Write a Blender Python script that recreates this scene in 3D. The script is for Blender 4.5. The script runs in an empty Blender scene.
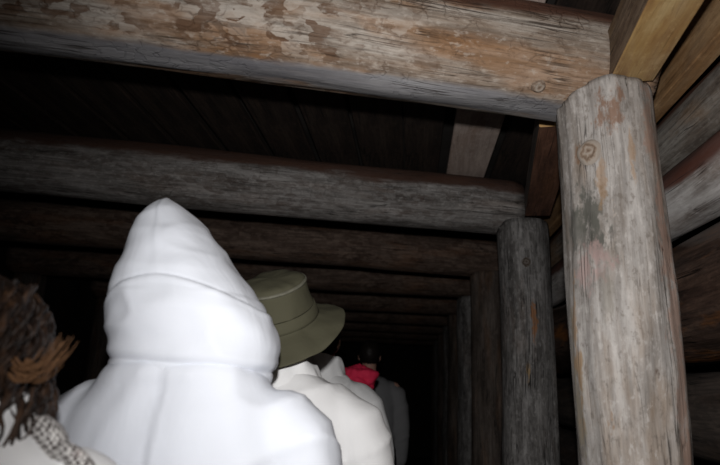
import bpy, bmesh, math, random
from mathutils import Vector, Matrix, noise, Euler

SC = bpy.context.scene
COL = SC.collection
PI = math.pi
random.seed(7)

# ------------------------------------------------------------------ camera
def V(*a): return Vector(a)
Yc = V(51, -153, -549).normalized()
Zc = V(83, 1938, -549); Zc = (Zc - Yc * Zc.dot(Yc)).normalized()
Xc = Yc.cross(Zc)
ROT = Matrix((Xc, Yc, Zc))
CAM = V(0, 0, 1.47)
cd = bpy.data.cameras.new('camera'); cam = bpy.data.objects.new('camera', cd); COL.objects.link(cam)
cam.matrix_world = Matrix.Translation(CAM) @ ROT.to_4x4()
cd.sensor_width = 23.6; cd.lens = 18.0; cd.clip_start = 0.02
cd.dof.use_dof = True; cd.dof.focus_distance = 1.7; cd.dof.aperture_fstop = 2.0
SC.camera = cam

# ------------------------------------------------------------------ object helpers
def put(o, parent=None):
    COL.objects.link(o)
    if parent: o.parent = parent
    return o
def obj(name, mesh, mat=None, parent=None, smooth=True):
    if isinstance(mesh, bmesh.types.BMesh):
        me = bpy.data.meshes.new(name); mesh.normal_update(); mesh.to_mesh(me); mesh.free()
    else: me = mesh
    if mat is not None:
        if not me.materials: me.materials.append(mat)
    if smooth: me.polygons.foreach_set('use_smooth', [True] * len(me.polygons))
    return put(bpy.data.objects.new(name, me), parent)
def tag(o, label=None, cat=None, group=None, kind=None):
    if label: o['label'] = label
    if cat: o['category'] = cat
    if group: o['group'] = group
    if kind: o['kind'] = kind
    return o
def empty(name, loc, rz=0.0, scale=1.0):
    o = bpy.data.objects.new(name, None); COL.objects.link(o)
    o.location = loc; o.rotation_euler = (0, 0, rz); o.scale = (scale,) * 3
    o.empty_display_size = .1
    return o
def baked(o, name):
    """mesh of o with its modifiers applied; o itself is removed"""
    dg = bpy.context.evaluated_depsgraph_get(); dg.update()
    me = bpy.data.meshes.new_from_object(o.evaluated_get(dg))
    old = o.data; bpy.data.objects.remove(o); 
    if old.users == 0: bpy.data.meshes.remove(old)
    me.name = name
    return me
def fbm(p, o=4): return noise.fractal(p, 0.9, 2.0, o, noise_basis='PERLIN_ORIGINAL')
def gauss(x, s): return math.exp(-(x / s) ** 2)

# ------------------------------------------------------------------ node helper
class NT:
    def __init__(s, name):
        s.m = bpy.data.materials.new(name); s.m.use_nodes = True
        s.t = s.m.node_tree; s.n = s.t.nodes; s.bsdf = s.n['Principled BSDF']
    def link(s, a, b): s.t.links.new(a, b)
    def setin(s, sock, v):
        if isinstance(v, bpy.types.NodeSocket): s.link(v, sock)
        elif isinstance(v, (tuple, list)) and len(v) == 3 and sock.type == 'RGBA': sock.default_value = (*v, 1)
        else: sock.default_value = v
    def co(s): return s.n.new('ShaderNodeTexCoord').outputs['Object']
    def map(s, v, scale=(1, 1, 1), loc=(0, 0, 0)):
        n = s.n.new('ShaderNodeMapping'); s.link(v, n.inputs['Vector'])
        n.inputs['Scale'].default_value = scale; n.inputs['Location'].default_value = loc
        return n.outputs[0]
    def noise(s, v, scale=1, detail=4, rough=.55, dist=0, color=False):
        n = s.n.new('ShaderNodeTexNoise'); s.link(v, n.inputs['Vector'])
        n.inputs['Scale'].default_value = scale; n.inputs['Detail'].default_value = detail
        n.inputs['Roughness'].default_value = rough; n.inputs['Distortion'].default_value = dist
        return n.outputs['Color' if color else 'Fac']
    def vor(s, v, scale=1, out='Color', metric='CHEBYCHEV', feat='F1'):
        n = s.n.new('ShaderNodeTexVoronoi'); s.link(v, n.inputs['Vector'])
        n.feature = feat
        if feat != 'DISTANCE_TO_EDGE': n.distance = metric
        n.inputs['Scale'].default_value = scale
        return n.outputs[out]
    def math(s, op, a, b=0.0, c=0.0, clamp=False):
        n = s.n.new('ShaderNodeMath'); n.operation = op; n.use_clamp = clamp
        for i, v in enumerate((a, b, c)): s.setin(n.inputs[i], v)
        return n.outputs[0]
    def vadd(s, a, b):
        n = s.n.new('ShaderNodeVectorMath'); n.operation = 'ADD'; s.link(a, n.inputs[0]); s.setin(n.inputs[1], b); return n.outputs[0]
    def vscale(s, a, k):
        n = s.n.new('ShaderNodeVectorMath'); n.operation = 'SCALE'; s.link(a, n.inputs[0]); n.inputs['Scale'].default_value = k; return n.outputs[0]
    def vlen(s, a):
        n = s.n.new('ShaderNodeVectorMath'); n.operation = 'LENGTH'; s.link(a, n.inputs[0]); return n.outputs['Value']
    def step(s, v, lo, hi, out0=0.0, out1=1.0):
        n = s.n.new('ShaderNodeMapRange'); n.interpolation_type = 'SMOOTHSTEP'
        s.setin(n.inputs[0], v)
        for i, x in enumerate((lo, hi, out0, out1)): n.inputs[i + 1].default_value = x
        return n.outputs[0]
    def ramp(s, v, stops):
        n = s.n.new('ShaderNodeValToRGB'); s.setin(n.inputs[0], v); e = n.color_ramp.elements
        while len(e) < len(stops): e.new(.5)
        for el, (p, c) in zip(e, stops): el.position = p; el.color = (*c, 1) if len(c) == 3 else c
        return n.outputs[0]
    def mix(s, f, a, b, mode='MIX'):
        n = s.n.new('ShaderNodeMix'); n.data_type = 'RGBA'; n.blend_type = mode
        s.setin(n.inputs[0], f); s.setin(n.inputs[6], a); s.setin(n.inputs[7], b)
        return n.outputs[2]
    def sep(s, v):
        n = s.n.new('ShaderNodeSeparateXYZ'); s.link(v, n.inputs[0]); return n.outputs
    def bump(s, h, strength=.5, dist=.01):
        n = s.n.new('ShaderNodeBump'); n.inputs['Strength'].default_value = strength; n.inputs['Distance'].default_value = dist
        s.link(h, n.inputs['Height']); s.link(n.outputs[0], s.bsdf.inputs['Normal'])
    def done(s, col, rough=.8, spec=.3):
        s.setin(s.bsdf.inputs['Base Color'], col); s.setin(s.bsdf.inputs['Roughness'], rough)
        s.bsdf.inputs['Specular IOR Level'].default_value = spec
        return s.m

def wood(name, light, mid, dark, orange=(.30, .13, .04), orange_amt=.5, flakes=0.0, red_top=None, r=.14,
         cracks=.8, stains=(), rough=.8, spec=.25, bump=.6, off=0.0, grey_under=0.0, brown=(.10, .05, .025), grain=1.0, orange_band=None, speck=.6, checks=0.0, flake_z=None, red_lo=.14):
    """weathered timber, grain along the object's local Z"""
    t = NT(name); P = t.map(t.co(), loc=(off, off * .7, off * 1.3)); raw = t.co()
    wob = t.noise(t.map(P, (3, 3, 1.5)), 1, 2, color=True)
    Pw = t.vadd(P, t.vscale(wob, .035))
    big = t.noise(t.map(Pw, (6, 6, 1.8)), 1, 3)
    med = t.noise(t.map(Pw, (18, 18, 2.6)), 1, 6, .62)
    fine = t.noise(t.map(Pw, (95, 95, 5)), 1, 4, .6)
    blot = t.noise(t.map(Pw, (26, 26, 13)), 1, 5, .65)
    c = t.ramp(med, [(.30, dark), (.46, mid), (.62, light)])
    c = t.mix(t.step(fine, .40, .66, 0, .55 * grain), c, tuple(x * .45 for x in mid))
    c = t.mix(t.step(blot, .55, .72, 0, .55), c, tuple(x * 1.15 for x in light))
    # warm raw-wood streaks
    o1 = t.noise(t.map(Pw, (9, 9, 2.2), (3.1, 1.7, 9.2)), 1, 4, .6)
    om = t.step(o1, .50, .66, 0, orange_amt)
    if orange_band:                                   # (local y centre, width, z from, z to)
        s = t.sep(raw); bc, bw, z0, z1 = orange_band
        yy = t.math('ABSOLUTE', t.math('SUBTRACT', s[1], bc))
        b = t.math('MULTIPLY', t.step(yy, bw * .4, bw, 1, 0), t.math('MULTIPLY', t.step(s[2], z0, z0 + .25), t.step(s[2], z1 - .15, z1, 1, 0)))
        om = t.math('MAXIMUM', om, t.math('MULTIPLY', b, t.step(o1, .40, .58, .0, .55)))
    c = t.mix(om, c, t.mix(fine, orange, tuple(x * .55 for x in orange)))
    hair_ = t.noise(t.map(Pw, (210, 210, 9), (4, 4, 4)), 1, 3, .6)
    c = t.mix(t.step(hair_, .52, .68, 0, .45 * grain), c, tuple(x * .9 for x in dark))
    spk = t.noise(t.map(P, (75, 75, 38), (6, 1, 3)), 1, 5, .7)
    c = t.mix(t.step(spk, .54, .66, 0, .60 * speck), c, tuple(x * .9 for x in dark))
    c = t.mix(t.step(spk, .46, .34, 0, .50 * speck), c, tuple(min(1, x * 1.25) for x in light))
    height = t.math('ADD', t.math('MULTIPLY', med, .7), t.math('MULTIPLY', fine, .35))
    if checks:                                        # small cross checks, cubical drying
        cells2 = t.map(t.vadd(P, t.vscale(t.noise(t.map(P, (20, 20, 12)), 1, 3, color=True), .03)), (38, 38, 20))
        ed = t.step(t.math('SUBTRACT', t.vor(cells2, 1, 'Distance', feat='F2'), t.vor(cells2, 1, 'Distance')), .02, .10, 1, 0)
        ed = t.math('MULTIPLY', ed, t.step(t.noise(t.map(P, (7, 7, 4), (5, 5, 1)), 1, 4, .65), .46, .60, 0, checks))
        c = t.mix(t.math('MULTIPLY', ed, .8), c, tuple(x * .7 for x in dark)); height = t.math('SUBTRACT', height, t.math('MULTIPLY', ed, .5))
    if flakes:
        cells = t.map(t.vadd(P, t.vscale(t.noise(t.map(P, (12, 12, 7)), 1, 3, color=True), .022)), (46, 46, 24))
        cols = t.sep(t.vor(cells)); rnd = cols[0]
        zone = t.step(t.math('ADD', t.noise(t.map(P, (7, 7, 3), (7, 3, 1)), 1, 5, .7), t.math('MULTIPLY', t.math('SUBTRACT', rnd, .5), .12)), .42, .56)
        if flake_z: zone = t.math('MULTIPLY', zone, t.step(t.sep(raw)[2], flake_z[0], flake_z[1], 1, flake_z[2]))
        fm = t.math('MULTIPLY', t.step(t.math('ADD', rnd, t.math('MULTIPLY', t.math('SUBTRACT', spk, .5), .9)), .50, .72), t.math('MULTIPLY', zone, flakes))
        fm = t.math('MULTIPLY', fm, t.step(cols[1], 0, 1, .6, 1))
        if grey_under: fm = t.math('MULTIPLY', fm, t.step(t.sep(raw)[1], -r * .95, -r * .85))
        c = t.mix(fm, c, t.mix(fine, brown, tuple(x * .4 for x in brown)))
        pale = t.math('MULTIPLY', t.step(rnd, .36, .12), t.math('MULTIPLY', zone, t.math('MULTIPLY', t.step(spk, .35, .5), flakes * .7)))
        c = t.mix(pale, c, tuple(min(1, x * 1.12) for x in light))
        height = t.math('ADD', height, t.math('MULTIPLY', fm, -.5))
    if red_top:
        y = t.math('DIVIDE', t.sep(raw)[1], r)
        ym = t.math('ADD', y, t.math('MULTIPLY', t.math('SUBTRACT', o1, .5), .9))
        c = t.mix(t.step(ym, red_lo, red_lo + .28, 0, .92), c, t.mix(med, red_top, tuple(x * .35 for x in red_top)))
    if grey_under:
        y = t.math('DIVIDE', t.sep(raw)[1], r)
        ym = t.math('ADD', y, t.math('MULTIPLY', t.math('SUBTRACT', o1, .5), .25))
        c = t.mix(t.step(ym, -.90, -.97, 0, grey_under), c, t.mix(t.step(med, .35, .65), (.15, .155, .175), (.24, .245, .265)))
    for (px, py, pz, rx, rz, col, amt) in stains:
        q = t.map(raw, (1 / rx, 1 / rx, 1 / rz), (-px / rx, -py / rx, -pz / rz))
        d = t.math('ADD', t.vlen(q), t.math('MULTIPLY', t.math('ADD', t.math('SUBTRACT', blot, .5), t.math('MULTIPLY', t.math('SUBTRACT', spk, .5), .8)), 3.4))
        c = t.mix(t.step(d, 1.1, .45, 0, amt), c, t.mix(fine, tuple(min(1, x * 1.3) for x in col), tuple(x * .6 for x in col)))
    # long drying cracks
    cr = t.noise(t.map(Pw, (55, 55, 1.1), (2, 5, 3)), 1, 2, .5)
    ck = t.step(t.math('ABSOLUTE', t.math('SUBTRACT', cr, .5)), .0, .022, 1, 0)
    ck = t.math('MULTIPLY', ck, t.step(t.noise(t.map(P, (10, 10, 4), (1, 8, 2)), 1, 2), .46, .60, 0, cracks))
    c = t.mix(ck, c, tuple(x * .25 for x in dark))
    height = t.math('SUBTRACT', height, t.math('MULTIPLY', ck, .9))
    t.bump(height, bump, .008)
    return t.done(c, rough, spec)

def plain(name, col, rough=.8, spec=.3, var=.25, scale=30, bump=.15, sheen=0):
    t = NT(name); P = t.co()
    n = t.noise(P, scale, 5, .6)
    c = t.mix(n, tuple(x * (1 - var) for x in col), tuple(min(1, x * (1 + var)) for x in col))
    t.bump(n, bump, .004)
    if sheen: t.bsdf.inputs['Sheen Weight'].default_value = sheen
    return t.done(c, rough, spec)

def cloth(name, col, weave=900, rough=.85, var=.06):
    t = NT(name); P = t.co()
    n = t.noise(P, 7, 5, .6); f = t.noise(P, weave, 2, .5)
    c = t.mix(n, tuple(x * (1 - var) for x in col), col)
    fold = t.noise(t.map(P, (9, 9, 5)), 1, 3, .5, .8)
    t.bump(t.math('ADD', t.math('MULTIPLY', fold, 1.0), t.math('MULTIPLY', f, .03)), .35, .012)
    return t.done(c, rough, .2)

M = {}
GL, GM, GD = (.44, .415, .39), (.27, .245, .225), (.10, .085, .07)
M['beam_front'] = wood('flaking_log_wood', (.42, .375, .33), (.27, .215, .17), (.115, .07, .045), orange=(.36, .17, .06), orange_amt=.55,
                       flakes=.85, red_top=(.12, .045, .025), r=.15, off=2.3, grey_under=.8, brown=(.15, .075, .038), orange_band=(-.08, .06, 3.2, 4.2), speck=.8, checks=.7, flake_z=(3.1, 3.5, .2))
M['beam_grey'] = wood('grey_log_wood', (.32, .305, .295), (.20, .185, .175), (.075, .065, .06), orange_amt=.12, flakes=.35, checks=.5, speck=.8,
                      red_top=(.10, .045, .028), r=.14, off=5.1, brown=(.09, .05, .035))
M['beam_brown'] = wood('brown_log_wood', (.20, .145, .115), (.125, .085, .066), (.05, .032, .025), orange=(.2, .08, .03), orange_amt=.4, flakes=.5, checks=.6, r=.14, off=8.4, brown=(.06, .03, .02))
lich, pink, rawc = (.095, .093, .08), (.40, .285, .265), (.32, .20, .11)
M['post_front'] = wood('pale_post_wood', (.43, .405, .385), (.30, .275, .255), (.145, .12, .098), orange=(.36, .22, .11), orange_amt=.35, off=.4, bump=.5, cracks=.75, grain=.7, speck=.95,
    stains=[(-.08, -.09, 1.92, .042, .06, lich, .9), (-.10, -.06, 1.875, .036, .085, lich, .8), (-.06, -.105, 1.835, .036, .055, lich, .9),
            (-.085, -.095, 1.87, .018, .05, lich, .8), (-.099, -.078, 1.775, .035, .06, pink, .8), (-.07, -.105, 1.80, .03, .04, pink, .7),
            (-.02, -.12, 2.165, .032, .06, (.22, .125, .08), .85), (.02, -.118, 2.06, .008, .09, rawc, .6), (-.03, -.115, 1.86, .007, .08, rawc, .6), (-.06, -.105, 1.70, .02, .06, (.23, .21, .18), .6), (-.04, -.11, 1.52, .016, .05, (.24, .215, .185), .6), (-.123, -.027, 1.44, .03, .25, (.24, .20, .14), .7), (-.12, -.04, 1.62, .014, .22, rawc, .7),
            (-.069, -.105, 1.42, .012, .03, (.22, .12, .05), .9), (-.055, -.113, 1.98, .012, .07, rawc, .6), (-.095, -.085, 2.06, .014, .045, (.17, .10, .06), .9),
            (.085, -.095, 1.7, .03, .75, (.30, .19, .145), .75),
            (.052, -.107, 1.98, .005, .028, (.05, .035, .025), .95), (.020, -.117, 1.54, .010, .012, (.09, .06, .045), .9), (.012, -.118, 1.475, .004, .022, (.08, .055, .04), .9), (-.015, -.118, 1.48, .004, .025, (.09, .06, .045), .9)])
M['post_grey'] = wood('dark_grey_post_wood', (.27, .26, .255), (.15, .142, .137), (.05, .045, .042), orange_amt=.10, speck=1.0, flakes=.35, off=3.7, brown=(.05, .045, .04), grain=1.1, cracks=1.0,
    stains=[(.012, -.124, 1.79, .014, .075, (.26, .12, .055), .95), (-.02, -.122, 1.57, .01, .05, (.3, .2, .10), .9)])
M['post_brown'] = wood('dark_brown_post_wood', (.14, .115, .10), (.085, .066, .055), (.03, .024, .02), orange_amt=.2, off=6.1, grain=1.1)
M['lag_grey'] = wood('weathered_lagging_wood', (.27, .25, .225), (.15, .125, .105), (.05, .036, .028), orange=(.33, .18, .075), orange_amt=.45, red_top=(.11, .035, .018), r=.10, off=1.2)
M['lag_pale'] = wood('pale_lagging_wood', (.58, .56, .55), (.42, .40, .385), (.13, .10, .085), orange_amt=.12, red_top=(.13, .04, .024), r=.095, off=4.9, red_lo=-.22, grain=.5, speck=.4)
M['lag_wet'] = wood('wet_orange_lagging_wood', (.12, .075, .055), (.055, .034, .026), (.02, .014, .012), orange=(.36, .13, .025), orange_amt=.95, r=.15, off=9.0, rough=.30, spec=.7, bump=.9)
M['lag_dark'] = wood('dark_lagging_wood', (.075, .058, .048), (.042, .032, .027), (.015, .012, .01), orange_amt=.25, orange=(.09, .045, .02), r=.12, off=7.3)
M['plank_yellow'] = wood('sawn_yellow_wood', (.46, .33, .16), (.38, .235, .09), (.25, .13, .05), orange=(.42, .30, .20), orange_amt=.35, off=2.9, bump=.2, cracks=.3, grain=.4)
M['plank_orange'] = wood('sawn_orange_wood', (.36, .23, .12), (.29, .16, .07), (.15, .075, .03), orange=(.20, .14, .095), orange_amt=.5, off=5.9, bump=.25, cracks=.4, grain=.6)
M['timber_side'] = wood('stained_timber_wood', (.22, .16, .11), (.13, .085, .055), (.05, .03, .02), orange=(.30, .19, .08), orange_amt=.35, off=3.3)
M['strut'] = wood('reddish_brown_wood', (.19, .095, .06), (.135, .062, .038), (.06, .03, .02), orange_amt=.15, off=4.4, bump=.3)
M['strut_side'] = wood('grey_brown_wood', (.19, .165, .145), (.12, .10, .085), (.06, .045, .04), orange_amt=.1, off=6.6)
M['cut_end'] = plain('fresh_cut_wood', (.45, .27, .11), .8)
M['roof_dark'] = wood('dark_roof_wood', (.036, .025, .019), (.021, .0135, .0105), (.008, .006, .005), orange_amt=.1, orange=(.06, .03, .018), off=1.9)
M['roof_pale'] = wood('pale_roof_wood', (.50, .41, .36), (.41, .33, .29), (.29, .21, .17), orange_amt=.15, off=7.9, bump=.25, cracks=.3, grain=.5)
def knot_mat(name, pale, brown, dark, s):
    t = NT(name); P = t.co(); n = t.noise(P, 120, 5, .65); sp = t.sep(P)
    d = t.vlen(t.map(P, (1 / s, .87 / s, 0)))
    d = t.math('ADD', d, t.math('MULTIPLY', t.math('SUBTRACT', t.noise(P, 55, 4, .6), .5), 1.6))
    c = t.ramp(t.math('MULTIPLY', d, .7), [(.0, dark), (.16, brown), (.34, pale), (.48, brown), (.60, dark), (.72, brown), (.86, pale)])
    t.bump(n, .5, .004); return t.done(c, .8, .25)
M['knot'] = knot_mat('knot_wood', (.32, .275, .235), (.24, .18, .135), (.13, .09, .065), .018)
M['knot_dark'] = knot_mat('dark_knot_wood', (.14, .125, .115), (.09, .07, .055), (.035, .028, .022), .016)
M['rock'] = plain('dark_rock', (.03, .027, .025), .95, .1, .5, 6, 1.0)
M['dirt'] = plain('dirt_floor', (.06, .05, .042), .95, .1, .5, 12, .8)
M['white'] = cloth('white_coat_cloth', (.88, .88, .89))
M['bluewhite'] = cloth('bluish_white_coat_cloth', (.76, .79, .86))
M['white_seam'] = cloth('white_seam_cloth', (.74, .76, .82))
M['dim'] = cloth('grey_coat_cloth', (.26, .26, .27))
M['darkcloth'] = cloth('dark_trouser_cloth', (.03, .032, .04))
M['blackcoat'] = cloth('black_coat_cloth', (.012, .012, .014))
M['boot'] = plain('black_rubber', (.02, .02, .02), .5)
M['skin'] = plain('skin', (.62, .35, .27), .5, .4, .12, 40, .05)
M['skin'].node_tree.nodes['Principled BSDF'].inputs['Subsurface Weight'].default_value = .1
M['olive'] = cloth('olive_hat_cloth', (.098, .093, .060), 700, .85, .2)
M['olive_highlight'] = plain('olive_piping_highlight', (.16, .155, .12), .6, .3, .5, 120, .3)  # paler olive: highlight on the crown's top edge painted into the colour
M['red'] = cloth('red_hat_cloth', (.82, .035, .10), 500)
M['red'].node_tree.nodes['Principled BSDF'].inputs['Roughness'].default_value = .7
M['eye'] = plain('eye_white', (.7, .68, .65), .25, .5, .05)

def hair_mat():
    t = NT('brown_hair'); P = t.co()
    st = t.noise(t.map(P, (60, 60, 22)), 1, 4, .6)
    c = t.ramp(st, [(.35, (.008, .005, .004)), (.52, (.022, .012, .008)), (.70, (.075, .038, .02))])
    t.bump(st, .6, .006)
    return t.done(c, .55, .25)
M['hair'] = hair_mat()
M['hair_tip'] = plain('lit_hair_tip', (.15, .075, .035), .6, .3, .5, 120, .4)  # lighter brown for the end: the light it catches is put into the colour
M['hair_black'] = plain('black_hair', (.015, .011, .009), .5, .3, .5, 120, .4)
def scarf_mat():
    t = NT('checked_scarf_cloth'); P = t.co()
    ck = t.n.new('ShaderNodeTexChecker'); t.link(t.map(P, (1, 1, 1)), ck.inputs['Vector']); ck.inputs['Scale'].default_value = 190
    ck.inputs['Color1'].default_value = (.7, .68, .66, 1); ck.inputs['Color2'].default_value = (.05, .035, .035, 1)
    n = t.noise(P, 22, 3)
    c = t.mix(t.step(n, .58, .75, 0, .5), ck.outputs[0], (.5, .42, .40))
    return t.done(c, .9)
M['scarf'] = scarf_mat()

# ------------------------------------------------------------------ timber builders
def frame(p0, p1, up):
    z = (p1 - p0).normalized(); y = (up - z * up.dot(z)).normalized(); x = y.cross(z)
    return Matrix((x, y, z)).transposed()
def log_mesh(L, r0, r1, seed, seg=44, cuts=60, bend=.008, rough=.005, knots=(), flat=0.0):
    bm = bmesh.new(); rings = []
    so = V(seed * 3.17, seed * 1.31, seed * .7)
    for i in range(cuts + 1):
        t = i / cuts; z = t * L; ring = []
        bx = bend * noise.noise(V(z * .9, seed, 0)); by = bend * noise.noise(V(z * .9, seed, 9))
        for k in range(seg):
            a = 2 * PI * k / seg; ca, sa = math.cos(a), math.sin(a)
            r = r0 + (r1 - r0) * t
            r += rough * 1.6 * noise.noise(V(ca * 1.5, sa * 1.5, z * 1.6) + so)
            r += rough * .8 * noise.noise(V(ca * 6, sa * 6, z * 3.0) + so)
            r += rough * .35 * noise.noise(V(ca * 16, sa * 16, z * 6) + so)
            for (kz, ka, ks) in knots:
                da = (a - ka + PI) % (2 * PI) - PI
                d2 = (da * r0) ** 2 + ((z - kz) * .75) ** 2
                r += ks * .30 * math.exp(-d2 / (ks * 1.2) ** 2)
            e = min(z, L - z)
            if e < .005: r -= (.005 - e) * .6
            ring.append(bm.verts.new((r * ca + bx, r * sa + by, z)))
        rings.append(ring)
    for a, b in zip(rings, rings[1:]):
        for k in range(seg): bm.faces.new((a[k], a[(k + 1) % seg], b[(k + 1) % seg], b[k]))
    for ring, zz, flip in ((rings[0], 0, True), (rings[-1], L, False)):
        c = bm.verts.new(sum((v.co for v in ring), V(0, 0, 0)) / seg)
        for k in range(seg):
            f = (ring[(k + 1) % seg], ring[k], c) if flip else (ring[k], ring[(k + 1) % seg], c)
            bm.faces.new(f)
    return bm
def knot_mesh(s):
    """oval branch stub: raised rim round a sunken heart; local +Z points out of the log"""
    bm = bmesh.new(); prof = [(1.45, -.38), (1.25, -.12), (1.0, .03), (.82, .06), (.66, -.03), (.45, -.04), (.3, .0), (.12, -.01)]
    seg = 24; rings = []
    for (r, h) in prof:
        rings.append([bm.verts.new((s * r * math.cos(a) * (1 + .07 * math.sin(3 * a + r * 4)), s * 1.15 * r * math.sin(a) * (1 + .05 * math.sin(2 * a)), s * h)) for a in [2 * PI * k / seg for k in range(seg)]])
    for a, b in zip(rings, rings[1:]):
        for k in range(seg): bm.faces.new((a[k], a[(k + 1) % seg], b[(k + 1) % seg], b[k]))
    bm.faces.new(rings[-1])
    return bm
def log(name, p0, p1, r0, r1, mat, seed, label, cat, group=None, up=V(0, 0, 1), knots=(), cut=None, kmat='knot', **kw):
    L = (p1 - p0).length
    o = obj(name, log_mesh(L, r0, r1, seed, knots=[(a, b, c) for a, b, c in knots], **kw), mat)
    o.matrix_world = Matrix.Translation(p0) @ frame(p0, p1, up).to_4x4()
    if cut is not None:
        bpy.context.view_layer.update()
        m = o.modifiers.new('notch', 'BOOLEAN'); m.operation = 'DIFFERENCE'; m.object = cut; m.solver = 'EXACT'
        dg = bpy.context.evaluated_depsgraph_get(); me = bpy.data.meshes.new_from_object(o.evaluated_get(dg))
        o.modifiers.clear(); old = o.data; o.data = me; me.name = name; bpy.data.meshes.remove(old)
    for (kz, ka, ks) in knots:
        k = obj('knot', knot_mesh(ks), M[kmat], o)
        rad = r0 + (r1 - r0) * kz / L + ks * .27
        out = V(math.cos(ka), math.sin(ka), 0); zl = V(0, 0, 1); s = zl.cross(out)
        k.matrix_local = Matrix.Translation(out * rad + zl * kz) @ Matrix((s, zl, out)).transposed().to_4x4()
    return tag(o, label, cat, group)
def plank_mesh(L, w, h, seed, cuts=24, jit=.003, bevel=.004, mat_fn=None):
    """squared timber: section w (local x) by h (local y), length along local z, rounded arrises"""
    bm = bmesh.new(); rings = []; b = bevel
    sec = []
    nx, ny = 8, 6
    for i in range(nx + 1): sec.append((-w / 2 + b + (w - 2 * b) * i / nx, -h / 2))
    for i in range(ny + 1): sec.append((w / 2, -h / 2 + b + (h - 2 * b) * i / ny))
    for i in range(nx + 1): sec.append((w / 2 - b - (w - 2 * b) * i / nx, h / 2))
    for i in range(ny + 1): sec.append((-w / 2, h / 2 - b - (h - 2 * b) * i / ny))
    n = len(sec)
    for i in range(cuts + 1):
        z = L * i / cuts; ring = []
        for (x, y) in sec:
            q = V(x * 9, y * 9, z * 1.3 + seed * 5.1)
            ring.append(bm.verts.new((x + jit * noise.noise(q), y + jit * noise.noise(q + V(7, 7, 7)), z)))
        rings.append(ring)
    for a, c in zip(rings, rings[1:]):
        for k in range(n): bm.faces.new((a[k], a[(k + 1) % n], c[(k + 1) % n], c[k]))
    bm.faces.new(list(reversed(rings[0]))); bm.faces.new(rings[-1])
    bmesh.ops.recalc_face_normals(bm, faces=bm.faces)
    return bm
def plank(name, p0, p1, w, h, mat, seed, label, cat, group=None, up=V(0, 0, 1), mats=None, cut=None, **kw):
    o = obj(name, plank_mesh((p1 - p0).length, w, h, seed, **kw), mat, smooth=False)
    if mats:                                         # other wood faces: {predicate: material}
        for fn, mm in mats:
            o.data.materials.append(mm); idx = len(o.data.materials) - 1
            for p in o.data.polygons:
                if fn(p.normal): p.material_index = idx
    o.matrix_world = Matrix.Translation(p0) @ frame(p0, p1, up).to_4x4()
    if cut is not None:
        bpy.context.view_layer.update()
        m = o.modifiers.new('notch', 'BOOLEAN'); m.operation = 'DIFFERENCE'; m.object = cut; m.solver = 'EXACT'
        dg = bpy.context.evaluated_depsgraph_get(); me = bpy.data.meshes.new_from_object(o.evaluated_get(dg))
        o.modifiers.clear(); o.data = me; me.name = name
    return tag(o, label, cat, group)

# ------------------------------------------------------------------ the tunnel shell
def slab(name, lo, hi, mat, n=(1, 1), bumpy=0.0, axis=2):
    bm = bmesh.new(); bmesh.ops.create_cube(bm, size=1)
    for v in bm.verts: v.co = V(*[lo[i] + (v.co[i] + .5) * (hi[i] - lo[i]) for i in range(3)])
    o = obj(name, bm, mat, smooth=False); o['kind'] = 'structure'
    return o
XL, XR, YB, YF = -3.40, 1.085, -1.2, 12.6
def rough_sheet(name, origin, u, v, nu, nv, nrm, amp, thick, mat):
    bm = bmesh.new(); g = []
    for i in range(nu + 1):
        row = []
        for j in range(nv + 1):
            p = origin + u * (i / nu) + v * (j / nv)
            row.append(bm.verts.new(p + nrm * (amp * abs(fbm(p * 1.7, 3)))))
        g.append(row)
    for i in range(nu):
        for j in range(nv): bm.faces.new((g[i][j], g[i + 1][j], g[i + 1][j + 1], g[i][j + 1]))
    r = bmesh.ops.extrude_face_region(bm, geom=bm.faces[:])
    for e in r['geom']:
        if isinstance(e, bmesh.types.BMVert): e.co += nrm * thick
    bmesh.ops.recalc_face_normals(bm, faces=bm.faces)
    return tag(obj(name, bm, mat), kind='structure')
rough_sheet('floor', V(XL - .1, YB, 0), V(XR - XL + .3, 0, 0), V(0, YF - YB, 0), 40, 110, V(0, 0, -1), .015, .2, M['dirt'])
rough_sheet('ceiling', V(XL - .1, YB, 2.56), V(XR - XL + .3, 0, 0), V(0, YF - YB, 0), 40, 110, V(0, 0, 1), .06, .2, M['rock'])
rough_sheet('wall_left', V(XL, YB, -.05), V(0, YF - YB, 0), V(0, 0, 2.65), 110, 26, V(-1, 0, 0), .1, .2, M['rock'])
rough_sheet('wall_right', V(XR, YB, -.05), V(0, YF - YB, 0), V(0, 0, 2.65), 110, 26, V(1, 0, 0), .05, .2, M['rock'])
rough_sheet('wall_back', V(XL - .1, YF, -.05), V(XR - XL + .3, 0, 0), V(0, 0, 2.65), 36, 26, V(0, 1, 0), .1, .2, M['rock'])
rough_sheet('wall_front', V(XL - .1, YB, -.05), V(XR - XL + .3, 0, 0), V(0, 0, 2.65), 36, 26, V(0, -1, 0), .1, .2, M['rock'])

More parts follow.
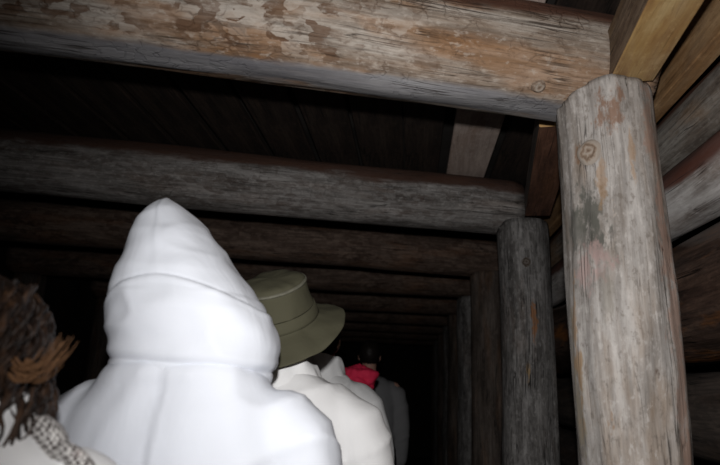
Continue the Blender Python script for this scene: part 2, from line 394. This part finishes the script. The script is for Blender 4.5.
# ------------------------------------------------------------------ roof beams: (y at x=-1.5, y at x=.8)
BE = [(.865, 1.506), (2.178, 2.788), (3.265, 3.899), (4.42, 4.80), (5.65, 6.05), (6.80, 7.15), (8.0, 8.35), (9.2, 9.5), (10.4, 10.7)]
def beam_y(i, x): a, b = BE[i]; return a + (b - a) * (x + 1.5) / 2.3
ORD = ['nearest', 'second', 'third', 'fourth', 'fifth', 'sixth', 'seventh', 'eighth', 'ninth']
beams = []
for i in range(len(BE)):
    xr = [.60, .505, .66, .66, .66, .66, .66, .66, .66][i]; xl = -3.25
    r = .15 if i == 0 else .14
    z = 2.5 - r - .006
    if i == 0:
        lab = 'thick pale log roof beam with flaking brown bark, nearest to the camera'
        mat = M['beam_front']; kn = [(3.675, PI + 1.0, .012)]
    elif i == 1: lab = 'smooth grey log roof beam, second from the front, crossing just above the white hood'; mat = M['beam_grey']; kn = []
    elif i == 2: lab = 'dark brown log roof beam, third from the front, behind the tip of the white hood'; mat = M['beam_brown']; kn = []
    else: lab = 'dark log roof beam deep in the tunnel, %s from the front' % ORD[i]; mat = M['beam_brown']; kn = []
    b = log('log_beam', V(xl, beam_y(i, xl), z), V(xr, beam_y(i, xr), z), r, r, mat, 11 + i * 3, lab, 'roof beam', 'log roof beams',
            seg=64 if i == 0 else 40, cuts=150 if i == 0 else 70, knots=kn, rough=.006 if i == 0 else .004, bend=.006)
    beams.append(b)

# ------------------------------------------------------------------ posts
rp = [(.508, 1.395, .119), (.531, 2.655, .119), (.520, 3.80, .125)]
for i in range(3, 9): rp.append((.50 + .03 * noise.noise(V(i * 3.3, 0, 0)), beam_y(i, .5) - .02, .12 + .012 * noise.noise(V(0, i * 2.7, 0))))
for i, (x, y, r) in enumerate(rp):
    top = [2.240, 2.258, 2.235][i] if i < 3 else 2.21
    if i == 0:
        lab = 'thick pale barkless log post at the right, nearest, with knots and dark lichen patches'; mat = M['post_front']
        kn = [(2.062, math.radians(-126), .020), (1.62, math.radians(-93), .018), (1.37, math.radians(-122), .011)]
    elif i == 1: lab = 'rough dark grey log post standing just behind the pale front post'; mat = M['post_grey']; kn = [(2.06, math.radians(-95), .016)]
    elif i == 2: lab = 'dark brown log post, third along the right wall, left of the rough grey post'; mat = M['post_brown']; kn = []
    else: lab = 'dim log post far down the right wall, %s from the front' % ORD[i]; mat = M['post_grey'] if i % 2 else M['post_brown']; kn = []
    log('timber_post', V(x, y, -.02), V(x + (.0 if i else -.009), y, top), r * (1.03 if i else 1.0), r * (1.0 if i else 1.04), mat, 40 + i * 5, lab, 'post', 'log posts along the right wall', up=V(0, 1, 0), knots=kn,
        cut=beams[i] if i < 3 else None, kmat='knot' if i == 0 else 'knot_dark', seg=72 if i == 0 else 44, cuts=150 if i == 0 else 80, rough=.010 if i == 0 else .008, bend=.012)
for i in range(1, 9):
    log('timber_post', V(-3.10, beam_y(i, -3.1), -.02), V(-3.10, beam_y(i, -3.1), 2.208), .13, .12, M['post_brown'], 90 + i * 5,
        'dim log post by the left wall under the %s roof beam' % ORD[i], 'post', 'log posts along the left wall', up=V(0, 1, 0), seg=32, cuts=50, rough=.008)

# squared timbers on the post tops
plank('squared_timber', V(.452, .15, 2.308), V(.5480, 1.305, 2.308), .108, .132, M['timber_side'], 3,
      'thick yellowish squared timber overhead, resting on top of the pale front post', 'timber',
      mats=[(lambda n: n.y < -.6, M['plank_yellow'])], bevel=.003, cut=beams[0])
plank('squared_timber', V(.445, 1.60, 2.318), V(.580, 2.53, 2.318), .115, .11, M['strut_side'], 5,
      'reddish brown squared timber between the pale front post and the grey post', 'timber',
      mats=[(lambda n: n.y < -.6, M['strut']), (lambda n: abs(n.z) > .7, M['cut_end'])], bevel=.003)

# ------------------------------------------------------------------ right wall lagging, lying along the tunnel behind the posts
plank('lagging_plank', V(.735, -.9, 2.385), V(.735, 3.55, 2.385), .05, .17, M['plank_orange'], 8, 'orange-brown sawn plank along the top of the right wall', 'plank', 'right wall lagging')
def lag(y0, y1, x, z, r, mat, seed, lab): 
    return log('lagging_log', V(x, y0, z), V(x, y1, z), r, r * .97, mat, seed, lab, 'log', 'right wall lagging', seg=36, cuts=60, rough=.006, bend=.006)
lag(-.9, 3.55, .825, 2.228, .090, M['lag_grey'], 201, 'weathered grey-brown wall log just below the orange-brown plank, right edge')
lag(-.9, 3.52, .795, 2.036, .091, M['lag_pale'], 204, 'pale grey wall log with reddish top, right of the pale front post')
w = lag(-.9, 3.56, .875, 1.752, .183, M['lag_wet'], 207, 'wet glistening orange-brown wall log below the pale wall log')
for (kz, ka, ks) in ((.9 + 1.43, PI * 1.24, .020), (.9 + 1.42, PI * .80, .016)):
    k = obj('knot', knot_mesh(ks), M['lag_wet'], w); out = V(math.cos(ka), math.sin(ka), 0); s = V(0, 0, 1).cross(out)
    k.matrix_local = Matrix.Translation(out * (.183 + ks * .05) + V(0, 0, kz)) @ Matrix((s, V(0, 0, 1), out)).transposed().to_4x4()
lag(-.9, 3.54, .83, 1.420, .122, M['lag_dark'], 210, 'dark wall log low on the right, below the wet orange-brown log')
for j, z in enumerate((1.16, .90, .64, .38, .13)):
    lag(-.9, 3.5 + .01 * j, .82, z, .118, M['lag_dark'], 213 + j, 'dark wall log hidden low on the right wall below the frame')
k = 0
for (y0, y1) in ((3.6, 6.0), (6.03, 9.3), (9.33, 12.4)):
    for j in range(9):
        z = .13 + j * .262; k += 1
        lag(y0, y1, .875, z, .118, M['lag_dark'], 230 + k, 'dark wall log stacked behind the posts deep along the right wall')

# ------------------------------------------------------------------ roof boards above the beams
xs = [-3.34 + .2125 * i for i in range(20)]
for r, (y0, y1) in enumerate(((-1.0, 3.30), (3.32, 7.05), (7.07, 12.3))):
    for i, x in enumerate(xs):
        pale = (r == 0 and i == 17)
        xx = .258 if pale else x
        if r == 0 and i == 16: xx = .035
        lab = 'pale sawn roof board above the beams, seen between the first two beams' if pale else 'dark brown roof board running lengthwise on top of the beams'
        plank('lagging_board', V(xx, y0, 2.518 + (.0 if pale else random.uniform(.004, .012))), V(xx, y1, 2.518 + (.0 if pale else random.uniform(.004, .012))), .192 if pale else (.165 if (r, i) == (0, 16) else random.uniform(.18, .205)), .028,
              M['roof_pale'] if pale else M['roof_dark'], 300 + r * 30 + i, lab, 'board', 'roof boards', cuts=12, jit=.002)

# ------------------------------------------------------------------ people
def loft(bm, rings, closed=True, cap0=True, cap1=True):
    R = [[bm.verts.new(p) for p in ring] for ring in rings]; n = len(R[0])
    for a, b in zip(R, R[1:]):
        for k in range(n if closed else n - 1): bm.faces.new((a[k], a[(k + 1) % n], b[(k + 1) % n], b[k]))
    if cap0: bm.faces.new(list(reversed(R[0])))
    if cap1: bm.faces.new(R[-1])
def ell(z, hx, hy, cx=0, cy=0, n=32, p=2.3):
    out = []
    for k in range(n):
        a = 2 * PI * k / n; c, s = math.cos(a), math.sin(a)
        out.append(V(cx + hx * math.copysign(abs(c) ** (2 / p), c), cy + hy * math.copysign(abs(s) ** (2 / p), s), z))
    return out
def tube(bm, pts, n=16):
    """round limb through (point, radius) with rounded ends"""
    P = [V(*p) for p, r in pts]; Rr = [r for p, r in pts]; rings = []
    for i, p in enumerate(P):
        d = (P[min(i + 1, len(P) - 1)] - P[max(i - 1, 0)]).normalized()
        ref = V(0, 1, 0) if abs(d.y) < .8 else V(1, 0, 0)
        x = ref.cross(d).normalized(); y = d.cross(x)
        def ring(c, r): return [c + (x * math.cos(2 * PI * k / n) + y * math.sin(2 * PI * k / n)) * r for k in range(n)]
        if i == 0: rings += [ring(p - d * Rr[0] * .9, Rr[0] * .35), ring(p - d * Rr[0] * .55, Rr[0] * .8)]
        rings.append(ring(p, Rr[i]))
        if i == len(P) - 1: rings += [ring(p + d * Rr[i] * .55, Rr[i] * .8), ring(p + d * Rr[i] * .9, Rr[i] * .35)]
    loft(bm, rings)
def ball(bm, c, r):
    m = Matrix.Translation(V(*c)) @ Matrix.Diagonal((*r, 1))
    bmesh.ops.create_uvsphere(bm, u_segments=20, v_segments=14, radius=1, matrix=m)
def remesh(bm, voxel, smooth, name):
    bmesh.ops.recalc_face_normals(bm, faces=bm.faces)
    o = obj(name, bm)
    m = o.modifiers.new('r', 'REMESH'); m.mode = 'VOXEL'; m.voxel_size = voxel; m.use_smooth_shade = True
    s = o.modifiers.new('s', 'SMOOTH'); s.factor = .5; s.iterations = smooth
    return baked(o, name)

def body_mesh():
    """neutral adult 1.75 m, facing +Y, arms hanging"""
    bm = bmesh.new()
    # head: skull, jaw, nose, lips, brow, ears
    ball(bm, (0, -.005, 1.655), (.077, .098, .095)); ball(bm, (0, .025, 1.60), (.062, .075, .075)); ball(bm, (0, .058, 1.555), (.038, .035, .03))
    tube(bm, [((0, .098, 1.655), .009), ((0, .112, 1.625), .014)], 10); ball(bm, (0, .108, 1.618), (.019, .012, .011))
    ball(bm, (0, .092, 1.588), (.024, .012, .006)); ball(bm, (0, .091, 1.577), (.022, .012, .007)); ball(bm, (0, .086, 1.672), (.055, .012, .009))
    for s in (-1, 1):
        ball(bm, (s * .079, -.004, 1.63), (.010, .020, .032))
        ball(bm, (s * .045, .068, 1.612), (.025, .025, .022))
    tube(bm, [((0, -.015, 1.60), .055), ((0, -.02, 1.52), .056), ((0, -.02, 1.44), .07)])
    loft(bm, [ell(.86, .15, .11), ell(.95, .17, .12), ell(1.08, .145, .10), ell(1.22, .165, .115), ell(1.34, .18, .115), ell(1.42, .15, .09), ell(1.47, .08, .065)])
    for s in (-1, 1):
        tube(bm, [((s * .19, -.01, 1.395), .058), ((s * .225, -.015, 1.27), .050), ((s * .25, -.015, 1.12), .043)])
        tube(bm, [((s * .25, -.015, 1.12), .042), ((s * .258, .015, 1.0), .038), ((s * .262, .04, .875), .028)])
        loft(bm, [ell(.88, .020, .030, s * .262, .042, 16), ell(.84, .022, .040, s * .264, .05, 16), ell(.79, .017, .043, s * .264, .058, 16), ell(.775, .012, .040, s * .264, .06, 16)])
        for (dy, ln, b) in ((-.032, .062, .000), (-.011, .078, .004), (.011, .084, .006), (.033, .076, .008)):   # four fingers, slightly curled
            x0, y0, z0 = s * .264, .06 + dy, .782
            tube(bm, [((x0, y0, z0), .0095), ((x0 - s * .004, y0 + .002, z0 - ln * .45), .0090), ((x0 - s * .014, y0 + .003, z0 - ln * .75), .0085), ((x0 - s * .026, y0 + .003, z0 - ln), .0075)], 10)
        tube(bm, [((s * .262, .075, .845), .013), ((s * .255, .102, .815), .0115), ((s * .248, .112, .785), .0105), ((s * .243, .113, .762), .009)], 10)  # thumb leaves the side of the palm
        tube(bm, [((s * .09, 0, .90), .092), ((s * .098, .005, .70), .074), ((s * .10, .008, .50), .054)])
        tube(bm, [((s * .10, .008, .50), .053), ((s * .10, -.012, .36), .052), ((s * .10, -.01, .10), .036)])
        loft(bm, [ell(.012, .038, .11, s * .105, .055, 20), ell(.05, .04, .11, s * .105, .05, 20), ell(.09, .036, .06, s * .103, .01, 20)])
    return remesh(bm, .0058, 3, 'body')
BODY = body_mesh(); BODY.materials.append(M['skin'])
TRO = None
def trousers_mesh():
    bm = bmesh.new()
    loft(bm, [ell(.80, .165, .13), ell(.95, .185, .135), ell(1.05, .17, .125)])
    for s in (-1, 1): tube(bm, [((s * .085, 0, .90), .108), ((s * .10, .005, .70), .09), ((s * .103, .005, .48), .075), ((s * .103, -.005, .25), .072), ((s * .103, 0, .13), .07)])
    return remesh(bm, .014, 4, 'trousers')
TRO = trousers_mesh()
def boot_mesh():
    bm = bmesh.new()
    loft(bm, [ell(0.0, .05, .135, 0, .045, 24), ell(.03, .053, .14, 0, .045, 24), ell(.07, .052, .125, 0, .035, 24), ell(.11, .052, .075, 0, .0, 24), ell(.2, .056, .064, 0, -.008, 24), ell(.30, .064, .07, 0, -.01, 24)])
    return remesh(bm, .01, 3, 'boot')
BOOT = boot_mesh()

def coat_mesh(seed, broad=1.0, raise_=0.0, amp=1.0, deep=1.0, voxel=.010, neck=1.0):
    """loose waterproof coat with sleeves"""
    bm = bmesh.new(); b = broad; u = raise_
    loft(bm, [ell(.60, .25 * b, .185 * deep), ell(.75, .245 * b, .18 * deep), ell(.95, .23 * b, .165 * deep), ell(1.12, .225 * b, .155 * deep), ell(1.25 + u * .6, .235 * b, .162 * deep),
              ell(1.33 + u, .228 * b, .158 * deep, 0, -.005), ell(1.40 + u, .205 * b, .140 * deep, 0, -.01), ell(1.445 + u, .170 * b, .118 * deep, 0, -.015), ell(1.475 + u, .125 * b * neck, .098 * deep * neck, 0, -.018), ell(1.492 + u + .016 * (neck - 1), .085 * b * neck ** 2.2, .078 * deep * neck ** 1.6, 0, -.02)])
    for s in (-1, 1):
        tube(bm, [((s * .165 * b, -.005, 1.375 + u), .082), ((s * .215 * b, -.005, 1.352 + u), .084), ((s * .25 * b, -.008, 1.25 + u * .8), .075), ((s * .268 * b, -.012, 1.12), .068), ((s * .275 * b, .01, 1.0), .063), ((s * .272 * b, .035, .89), .056)], 24)
    me = remesh(bm, voxel, 8, 'coat')
    so = V(seed * 2.3, seed * 5.7, seed)
    for v in me.vertices:
        p = v.co; n = v.normal
        # draped folds: stretched noise running down from the shoulders, plus pulls across the back
        q = V(p.x * 9 + p.z * 3 * (1 if p.x > 0 else -1), p.y * 6, p.z * 2.6) + so
        f = noise.noise(q) + .5 * noise.noise(q * 2.1)
        rdg = 1 - abs(noise.noise(V(p.x * 5 - p.z * 6, p.y * 4, p.z * 4) + so * 1.7)) * 2.2
        v.co = p + n * (.0075 * f + .006 * max(0, rdg) ** 3) * amp
    me.update()
    return me
def collar_mesh(z0, z1, rx0, ry0, rx1, ry1, cy, tilt, seed, gap=.35, skew=0.0):
    """stand-up collar open at the throat, with thickness"""
    bm = bmesh.new(); nr = 10; n = 56; rows = []
    def pt(i, k, off):
        t = i / nr; a = PI / 2 + gap + (2 * PI - 2 * gap) * k / n
        rx = rx0 + (rx1 - rx0) * t + off; ry = ry0 + (ry1 - ry0) * t + off
        w = .006 * noise.noise(V(math.cos(a) * 3, math.sin(a) * 3, t * 2 + seed))
        z = z0 + (z1 - z0) * t - math.sin(a) * tilt * t - skew * math.cos(a) * t
        return V((rx + w) * math.cos(a), cy + (ry + w) * math.sin(a), z + w)
    out = [[bm.verts.new(pt(i, k, 0)) for k in range(n + 1)] for i in range(nr + 1)]
    inn = [[bm.verts.new(pt(i, k, -.007)) for k in range(n + 1)] for i in range(nr + 1)]
    for i in range(nr):
        for k in range(n):
            bm.faces.new((out[i][k], out[i][k + 1], out[i + 1][k + 1], out[i + 1][k])); bm.faces.new((inn[i][k + 1], inn[i][k], inn[i + 1][k], inn[i + 1][k + 1]))
        for k in (0, n): bm.faces.new((out[i][k], out[i + 1][k], inn[i + 1][k], inn[i][k]))
    for k in range(n):
        bm.faces.new((out[nr][k], out[nr][k + 1], inn[nr][k + 1], inn[nr][k])); bm.faces.new((out[0][k + 1], out[0][k], inn[0][k], inn[0][k + 1]))
    bmesh.ops.recalc_face_normals(bm, faces=bm.faces)
    return bm
def hair_cap(seed, rx=.086, ry=.108, rz=.104, low=1.545, mat=None):
    """short hair: shell over the skull, trimmed above the face"""
    bm = bmesh.new(); bmesh.ops.create_uvsphere(bm, u_segments=40, v_segments=28, radius=1)
    for v in bm.verts:
        d = v.co.copy(); w = 1 + .05 * noise.noise(d * 6 + V(seed, 0, 0)) + .03 * noise.noise(d * 18)
        v.co = V(d.x * rx * w, -.006 + d.y * ry * w, 1.655 + d.z * rz * w)
    dele = [f for f in bm.faces if f.calc_center_median().y > .045 and f.calc_center_median().z < 1.70 or f.calc_center_median().z < low]
    bmesh.ops.delete(bm, geom=dele, context='FACES')
    r = bmesh.ops.extrude_face_region(bm, geom=bm.faces[:])
    for e in r['geom']:
        if isinstance(e, bmesh.types.BMVert): e.co = V(e.co.x * .9, e.co.y * .9, 1.655 + (e.co.z - 1.655) * .9)
    bmesh.ops.recalc_face_normals(bm, faces=bm.faces)
    return bm
def eyes(root):
    for s in (-1, 1):
        bm = bmesh.new(); ball(bm, (s * .031, .079, 1.648), (.012, .012, .012)); e = obj('eye', bm, M['eye'], root)
        bm = bmesh.new(); ball(bm, (s * .031, .0885, 1.648), (.005, .003, .005)); obj('pupil', bm, M['hair_black'], e)
def person(loc, scale, rz, label, coat_mat, seed, coat_label, trouser=True, **ck):
    root = empty('person', loc, rz, scale); tag(root, label, 'person', 'people walking down the tunnel')
    b = put(bpy.data.objects.new('body', BODY), root)
    eyes(root)
    c = obj('coat', coat_mesh(seed, **ck), coat_mat, root); c['label'] = coat_label
    t = put(bpy.data.objects.new('trousers', TRO), root)
    if not TRO.materials: TRO.materials.append(M['darkcloth'])
    for s in (-1, 1):
        bo = put(bpy.data.objects.new('boot', BOOT), root); bo.location = (s * .104, .0, 0)
        if not BOOT.materials: BOOT.materials.append(M['boot'])
    return root

# --- hooded person
P1 = person((-.435, 1.09, 0), .97, 0, 'person seen from behind in a white coat with its tall pointed hood up', M['bluewhite'], 3, 'loose white coat', broad=1.04, deep=.95, raise_=.045, amp=1.3, neck=1.25)
HL = [(-0.1302, 1.8399), (-0.1426, 1.814), (-0.1538, 1.7695), (-0.1654, 1.7249), (-0.1728, 1.6814), (-0.1779, 1.6378), (-0.1764, 1.5964), (-0.1688, 1.5549), (-0.1639, 1.5249), (-0.1592, 1.5052), (-0.1573, 1.475), (-0.1497, 1.42)]
HR = [(-0.0953, 1.8399), (-0.0568, 1.8151), (-0.0113, 1.7705), (0.0256, 1.728), (0.0601, 1.6865), (0.0921, 1.6461), (0.1232, 1.6057), (0.1494, 1.5663), (0.1612, 1.5363), (0.1621, 1.5166), (0.1489, 1.478), (0.1243, 1.42)]
def interp(L, z):
    if z >= L[0][1]: return L[0][0]
    for (x0, z0), (x1, z1) in zip(L, L[1:]):
        if z1 <= z <= z0: t = (z0 - z) / (z0 - z1); return x0 + (x1 - x0) * t
    return L[-1][0]
def hood_mesh():
    YB_ = [(1.845, .01), (1.81, -.035), (1.75, -.078), (1.67, -.112), (1.59, -.125), (1.52, -.122), (1.49, -.116), (1.46, -.108), (1.43, -.085)]
    def yb(z):
        if z >= YB_[0][0]: return YB_[0][1]
        for (z0, y0), (z1, y1) in zip(YB_, YB_[1:]):
            if z1 <= z <= z0: return y0 + (y1 - y0) * (z0 - z) / (z0 - z1)
        return YB_[-1][1]
    nz, na = 100, 110; rows = []
    bm = bmesh.new()
    for i in range(nz + 1):
        t = i / nz; z = 1.846 - (1.846 - 1.435) * t
        xl = sum(interp(HL, z + d) for d in (-.012, 0, .012)) / 3; xr = sum(interp(HR, z + d) for d in (-.012, 0, .012)) / 3
        if z > 1.815:                                # round the tip over
            k = (1.846 - z) / .031; k = math.sqrt(max(0, 1 - (1 - k) ** 2)); m = (xl + xr) / 2; xl = m + (xl - m) * max(k, .05); xr = m + (xr - m) * max(k, .05)
        y0 = yb(z); y1 = .155 - .10 * max(0, (z - 1.70) / .146) ** 1.5
        if z > 1.815: ym = .02; y0 = ym + (y0 - ym) * max(k, .05); y1 = ym + (y1 - ym) * max(k, .05)
        cx, cy = (xl + xr) / 2, (y0 + y1) / 2; hx, hy = (xr - xl) / 2, (y1 - y0) / 2
        row = []
        for j in range(na + 1):
            a = PI / 2 + .62 + (2 * PI - 1.24) * j / na        # open at the face
            c, s = math.cos(a), math.sin(a); p = 2.25
            x = cx + hx * math.copysign(abs(c) ** (2 / p), c); y = cy + hy * math.copysign(abs(s) ** (2 / p), s)
            n = V(c, s, .25).normalized(); d = 0
            zs = 1.650 - .055 * abs(c) ** 1.7                    # sewn seam across the back
            d += .0045 * (1 / (1 + math.exp((z - zs) / .0022))) - .0022 * gauss(z - zs - .003, .004) + .002 * gauss(z - zs + .006, .005)
            zn = 1.492 - .008 * c                               # neck seam
            d += -.005 * gauss(z - zn, .006) + .003 * gauss(z - zn - .014, .009)
            if z > zs: d += .003 * gauss(x - cx - .004, .004)     # centre seam up to the peak
            q = V(x * 7, y * 7, z * 11)
            d += .006 * noise.noise(q + V(3, 1, 4)) + .0035 * noise.noise(q * 2.3)
            fold = max(0, 1 - abs(noise.noise(V(x * 5 + z * 8, y * 5, z * 9 - x * 3) + V(9, 2, 5))) * 3) ** 2
            d += .006 * fold * (1 if z < 1.62 else .45)
            row.append(bm.verts.new(V(x, y, z) + n * d))
        rows.append(row)
    for a, b in zip(rows, rows[1:]):
        for j in range(na): bm.faces.new((a[j], b[j], b[j + 1], a[j + 1]))
    bm.faces.new(list(rows[0]))
    bmesh.ops.recalc_face_normals(bm, faces=bm.faces)
    o = obj('hood', bm); m = o.modifiers.new('t', 'SOLIDIFY'); m.thickness = .004; m.offset = -1
    return baked(o, 'hood')
h = obj('hood', hood_mesh(), M['bluewhite'], P1); h['label'] = 'tall pointed white hood'; h.scale = (1 / .97,) * 3

# --- person in the bucket hat
P2 = person((-.365, 1.53, 0), 1.0, -.10, 'person in a white coat wearing an olive green bucket hat', M['white'], 8, 'white coat with stand-up collar', broad=1.03, raise_=.01, amp=1.7)
obj('collar', collar_mesh(1.45, 1.535, .14, .115, .112, .09, -.02, .012, 4, skew=.022), M['white'], P2)
obj('hair', hair_cap(5, .079, .100, .092, low=1.63), M['hair_black'], P2)
def lathe(prof, n=64, fn=None):
    bm = bmesh.new(); rows = []
    for i, (r, z) in enumerate(prof):
        row = []
        for k in range(n):
            a = 2 * PI * k / n; p = V(r * math.cos(a), r * 1.10 * math.sin(a), z)
            row.append(bm.verts.new(fn(p, a, i) if fn else p))
        rows.append(row)
    for a, b in zip(rows, rows[1:]):
        for k in range(n): bm.faces.new((a[k], a[(k + 1) % n], b[(k + 1) % n], b[k]))
    return bm, rows
def hat():
    def fn(p, a, i):
        w = .0055 * noise.noise(p * 20) + .0025 * noise.noise(p * 50)
        r = math.hypot(p.x, p.y)
        dip = max(0, (r - .105) / .07)
        return V(p.x * (1 + w * 5), p.y * (1 + w * 5), p.z + w + dip * (.010 * max(0, math.cos(a - .2)) ** 2 + .006 * math.sin(2 * a + .6) + .008 * noise.noise(V(math.cos(a) * 2, math.sin(a) * 2, 3))))
    prof = [(.001, .118), (.03, .1175), (.055, .116), (.073, .113), (.081, .108), (.0845, .100), (.087, .085), (.089, .07), (.092, .052), (.095, .034), (.098, .016), (.101, .005),
            (.110, -.001), (.125, -.009), (.140, -.017), (.155, -.025), (.168, -.031), (.171, -.034), (.168, -.036), (.155, -.030), (.140, -.023), (.125, -.015), (.108, -.008), (.097, .0), (.091, .034), (.085, .07), (.079, .10), (.03, .113), (.001, .113)]
    bm, rows = lathe(prof, 72, fn)
    bm.faces.new(rows[0]); bm.faces.new(list(reversed(rows[-1])))
    bmesh.ops.recalc_face_normals(bm, faces=bm.faces)
    return bm
hatm = Matrix.Translation(V(.000, -.02, 1.628)) @ Euler((math.radians(31), math.radians(-6), 0)).to_matrix().to_4x4()
hh = obj('bucket_hat', hat(), M['olive'], P2); hh['label'] = 'olive green bucket hat'; hh.matrix_local = hatm @ Matrix.Scale(1.07, 4)
bm, rows = lathe([(.0855, .096), (.089, .0985), (.0895, .101), (.087, .1035), (.083, .104)], 72); obj('piping_highlight', bm, M['olive_highlight'], hh)  # thin paler ring carrying the painted highlight of the crown edge
bm, rows = lathe([(.0985, .030), (.0955, .036), (.099, .034), (.1035, .012), (.1045, .006), (.100, .004)], 72)
obj('hat_band', bm, M['olive'], hh)

# --- third in line
P3 = person((-.385, 2.33, 0), 1.0, -.05, 'person in a white coat just ahead of the olive hat wearer, mostly hidden', M['white'], 14, 'white coat', broad=.95, raise_=.02, amp=1.7)
obj('collar', collar_mesh(1.46, 1.565, .13, .115, .10, .09, -.02, .015, 9), M['white'], P3)
obj('hair', hair_cap(8), M['hair_black'], P3)
# --- short person in the red hat
P4 = person((-.285, 2.98, 0), .885, .1, 'short person in black wearing a crumpled bright red cloth hat, ahead of the white coats', M['blackcoat'], 21, 'black coat', broad=.95)
P4.scale = (.70, .85, .885)
def red_hat():
    bm = bmesh.new(); bmesh.ops.create_uvsphere(bm, u_segments=56, v_segments=36, radius=1)
    for v in bm.verts:
        d = v.co.copy(); r = 1 + .16 * noise.noise(d * 2.6 + V(4, 1, 1)) + .09 * noise.noise(d * 6)
        tip = gauss((d - V(.86, -.35, .35).normalized()).length, .33)
        r += .42 * tip
        v.co = V(d.x * .130 * r, -.008 + d.y * .115 * r, 1.675 + d.z * .095 * r)
        if v.co.z < 1.61: v.co.z = 1.61 + (v.co.z - 1.61) * .15
    return bm
rh = obj('cloth_hat', red_hat(), M['red'], P4); rh['label'] = 'crumpled bright red cloth hat'
# --- the dim figure farthest ahead
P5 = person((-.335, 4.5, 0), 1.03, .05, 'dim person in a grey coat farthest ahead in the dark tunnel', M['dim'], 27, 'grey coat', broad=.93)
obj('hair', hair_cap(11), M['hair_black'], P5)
# --- woman at the left edge
P0 = person((-.597, .70, 0), .915, .12, 'dark-haired person in a white coat at the left edge, closest to the camera', M['white'], 33, 'white coat', broad=1.0, raise_=.055, deep=.85)
obj('collar', collar_mesh(1.475, 1.575, .135, .12, .118, .105, -.02, .01, 12), M['white'], P0)
def curls():
    rnd = random.Random(5); bm = bmesh.new()
    bmesh.ops.create_uvsphere(bm, u_segments=40, v_segments=28, radius=1)
    for v in bm.verts:
        d = v.co.copy(); w = 1 + .10 * noise.noise(d * 4 + V(2, 0, 0)) + .05 * noise.noise(d * 12)
        low = 1.25 if d.z < 0 else 1.0
        v.co = V(d.x * .100 * w, -.012 + d.y * .112 * w, 1.645 + d.z * .105 * w * low)
    dele = [f for f in bm.faces if f.calc_center_median().y > .05 and f.calc_center_median().z < 1.70]
    bmesh.ops.delete(bm, geom=dele, context='FACES')
    for i in range(420):
        a = rnd.uniform(PI * .95, PI * 2.15); z = rnd.uniform(1.56, 1.735)
        zz = (z - 1.645) / .11; k = math.sqrt(max(.08, 1 - min(1, zz * zz) * .9)) if zz > 0 else 1.0 - .30 * zz
        R = V(.100 * k, .112 * k, 0); p = V(R.x * math.cos(a), -.012 + R.y * math.sin(a), z)
        L = rnd.uniform(.05, .12); ph = rnd.uniform(0, 6.3); cur = rnd.uniform(.004, .012); pts = []
        for s in range(9):
            t = s / 8; o = V(math.cos(a), math.sin(a), 0) * (.004 + .012 * math.sin(t * 2.6) + cur * math.sin(ph + t * 6)); tan = V(-math.sin(a), math.cos(a), 0) * cur * math.cos(ph + t * 6)
            q = p + o + tan + V(0, 0, -L * t); pts.append((tuple(q), .0042 * (1 - t * .75)))
        tube(bm, pts, 5)
    return bm
hr = obj('hair', curls(), M['hair'], P0); hr['label'] = 'wavy dark brown hair'
def tip_lock(seed):
    rnd = random.Random(seed); bm = bmesh.new()
    for i in range(40):
        j = lambda s: rnd.uniform(-s, s)
        p0 = V(.122 + j(.010), -.06 + j(.016), 1.610 + j(.011)); pts = []; lx = .050 + j(.014); lz = .034 + j(.012); c = rnd.uniform(.008, .016)
        for s in range(10):
            t = s / 9; q = p0 + V(lx * t, -.01 * t, -c * math.sin(t * 2.4) + lz * t * t - .014 * t * (1 - t)); pts.append((tuple(q), .0019 * (1 - t * .8)))
        tube(bm, pts, 5)
    return bm
obj('flicked_lock', tip_lock(2), M['hair_tip'], hr)['label'] = 'lighter brown hair end flicking outwards, caught light in its colour'
def scarf():
    bm = bmesh.new(); pts = []
    for s in range(14):
        t = s / 13
        pts.append(((.135 + .125 * t, -.01 - .06 * t, 1.530 - .055 * t - .02 * t * t + .006 * math.sin(t * 14)), .016 + .004 * math.sin(t * 9)))
    tube(bm, pts, 18)
    for v in bm.verts: v.co += V(noise.noise(v.co * 30), noise.noise(v.co * 30 + V(5, 5, 5)), noise.noise(v.co * 24)) * .008
    return bm
sf = obj('scarf', scarf(), M['scarf'], P0); sf['label'] = 'speckled dark and white scarf'

# ------------------------------------------------------------------ light: the flash on top of the camera
ld = bpy.data.lights.new('camera_flash', 'SPOT'); lo = bpy.data.objects.new('camera_flash', ld); COL.objects.link(lo)
up = ROT @ V(0, 1, 0)
fpos = CAM + up * .14
aim = ROT @ V(490 - 360, 232 - 300, -549).normalized()
lo.matrix_world = Matrix.Translation(fpos) @ aim.to_track_quat('-Z', 'Y').to_matrix().to_4x4()
ld.energy = 76; ld.color = (1.0, .98, .96); ld.spot_size = math.radians(113); ld.spot_blend = 1.0; ld.shadow_soft_size = .018

w = bpy.data.worlds.new('world'); SC.world = w; w.use_nodes = True
w.node_tree.nodes['Background'].inputs[0].default_value = (.5, .55, .6, 1); w.node_tree.nodes['Background'].inputs[1].default_value = .0008
vs = SC.view_settings
vs.view_transform = 'Standard'; vs.look = 'None'; vs.gamma = 1; vs.exposure = 0; vs.use_curve_mapping = False
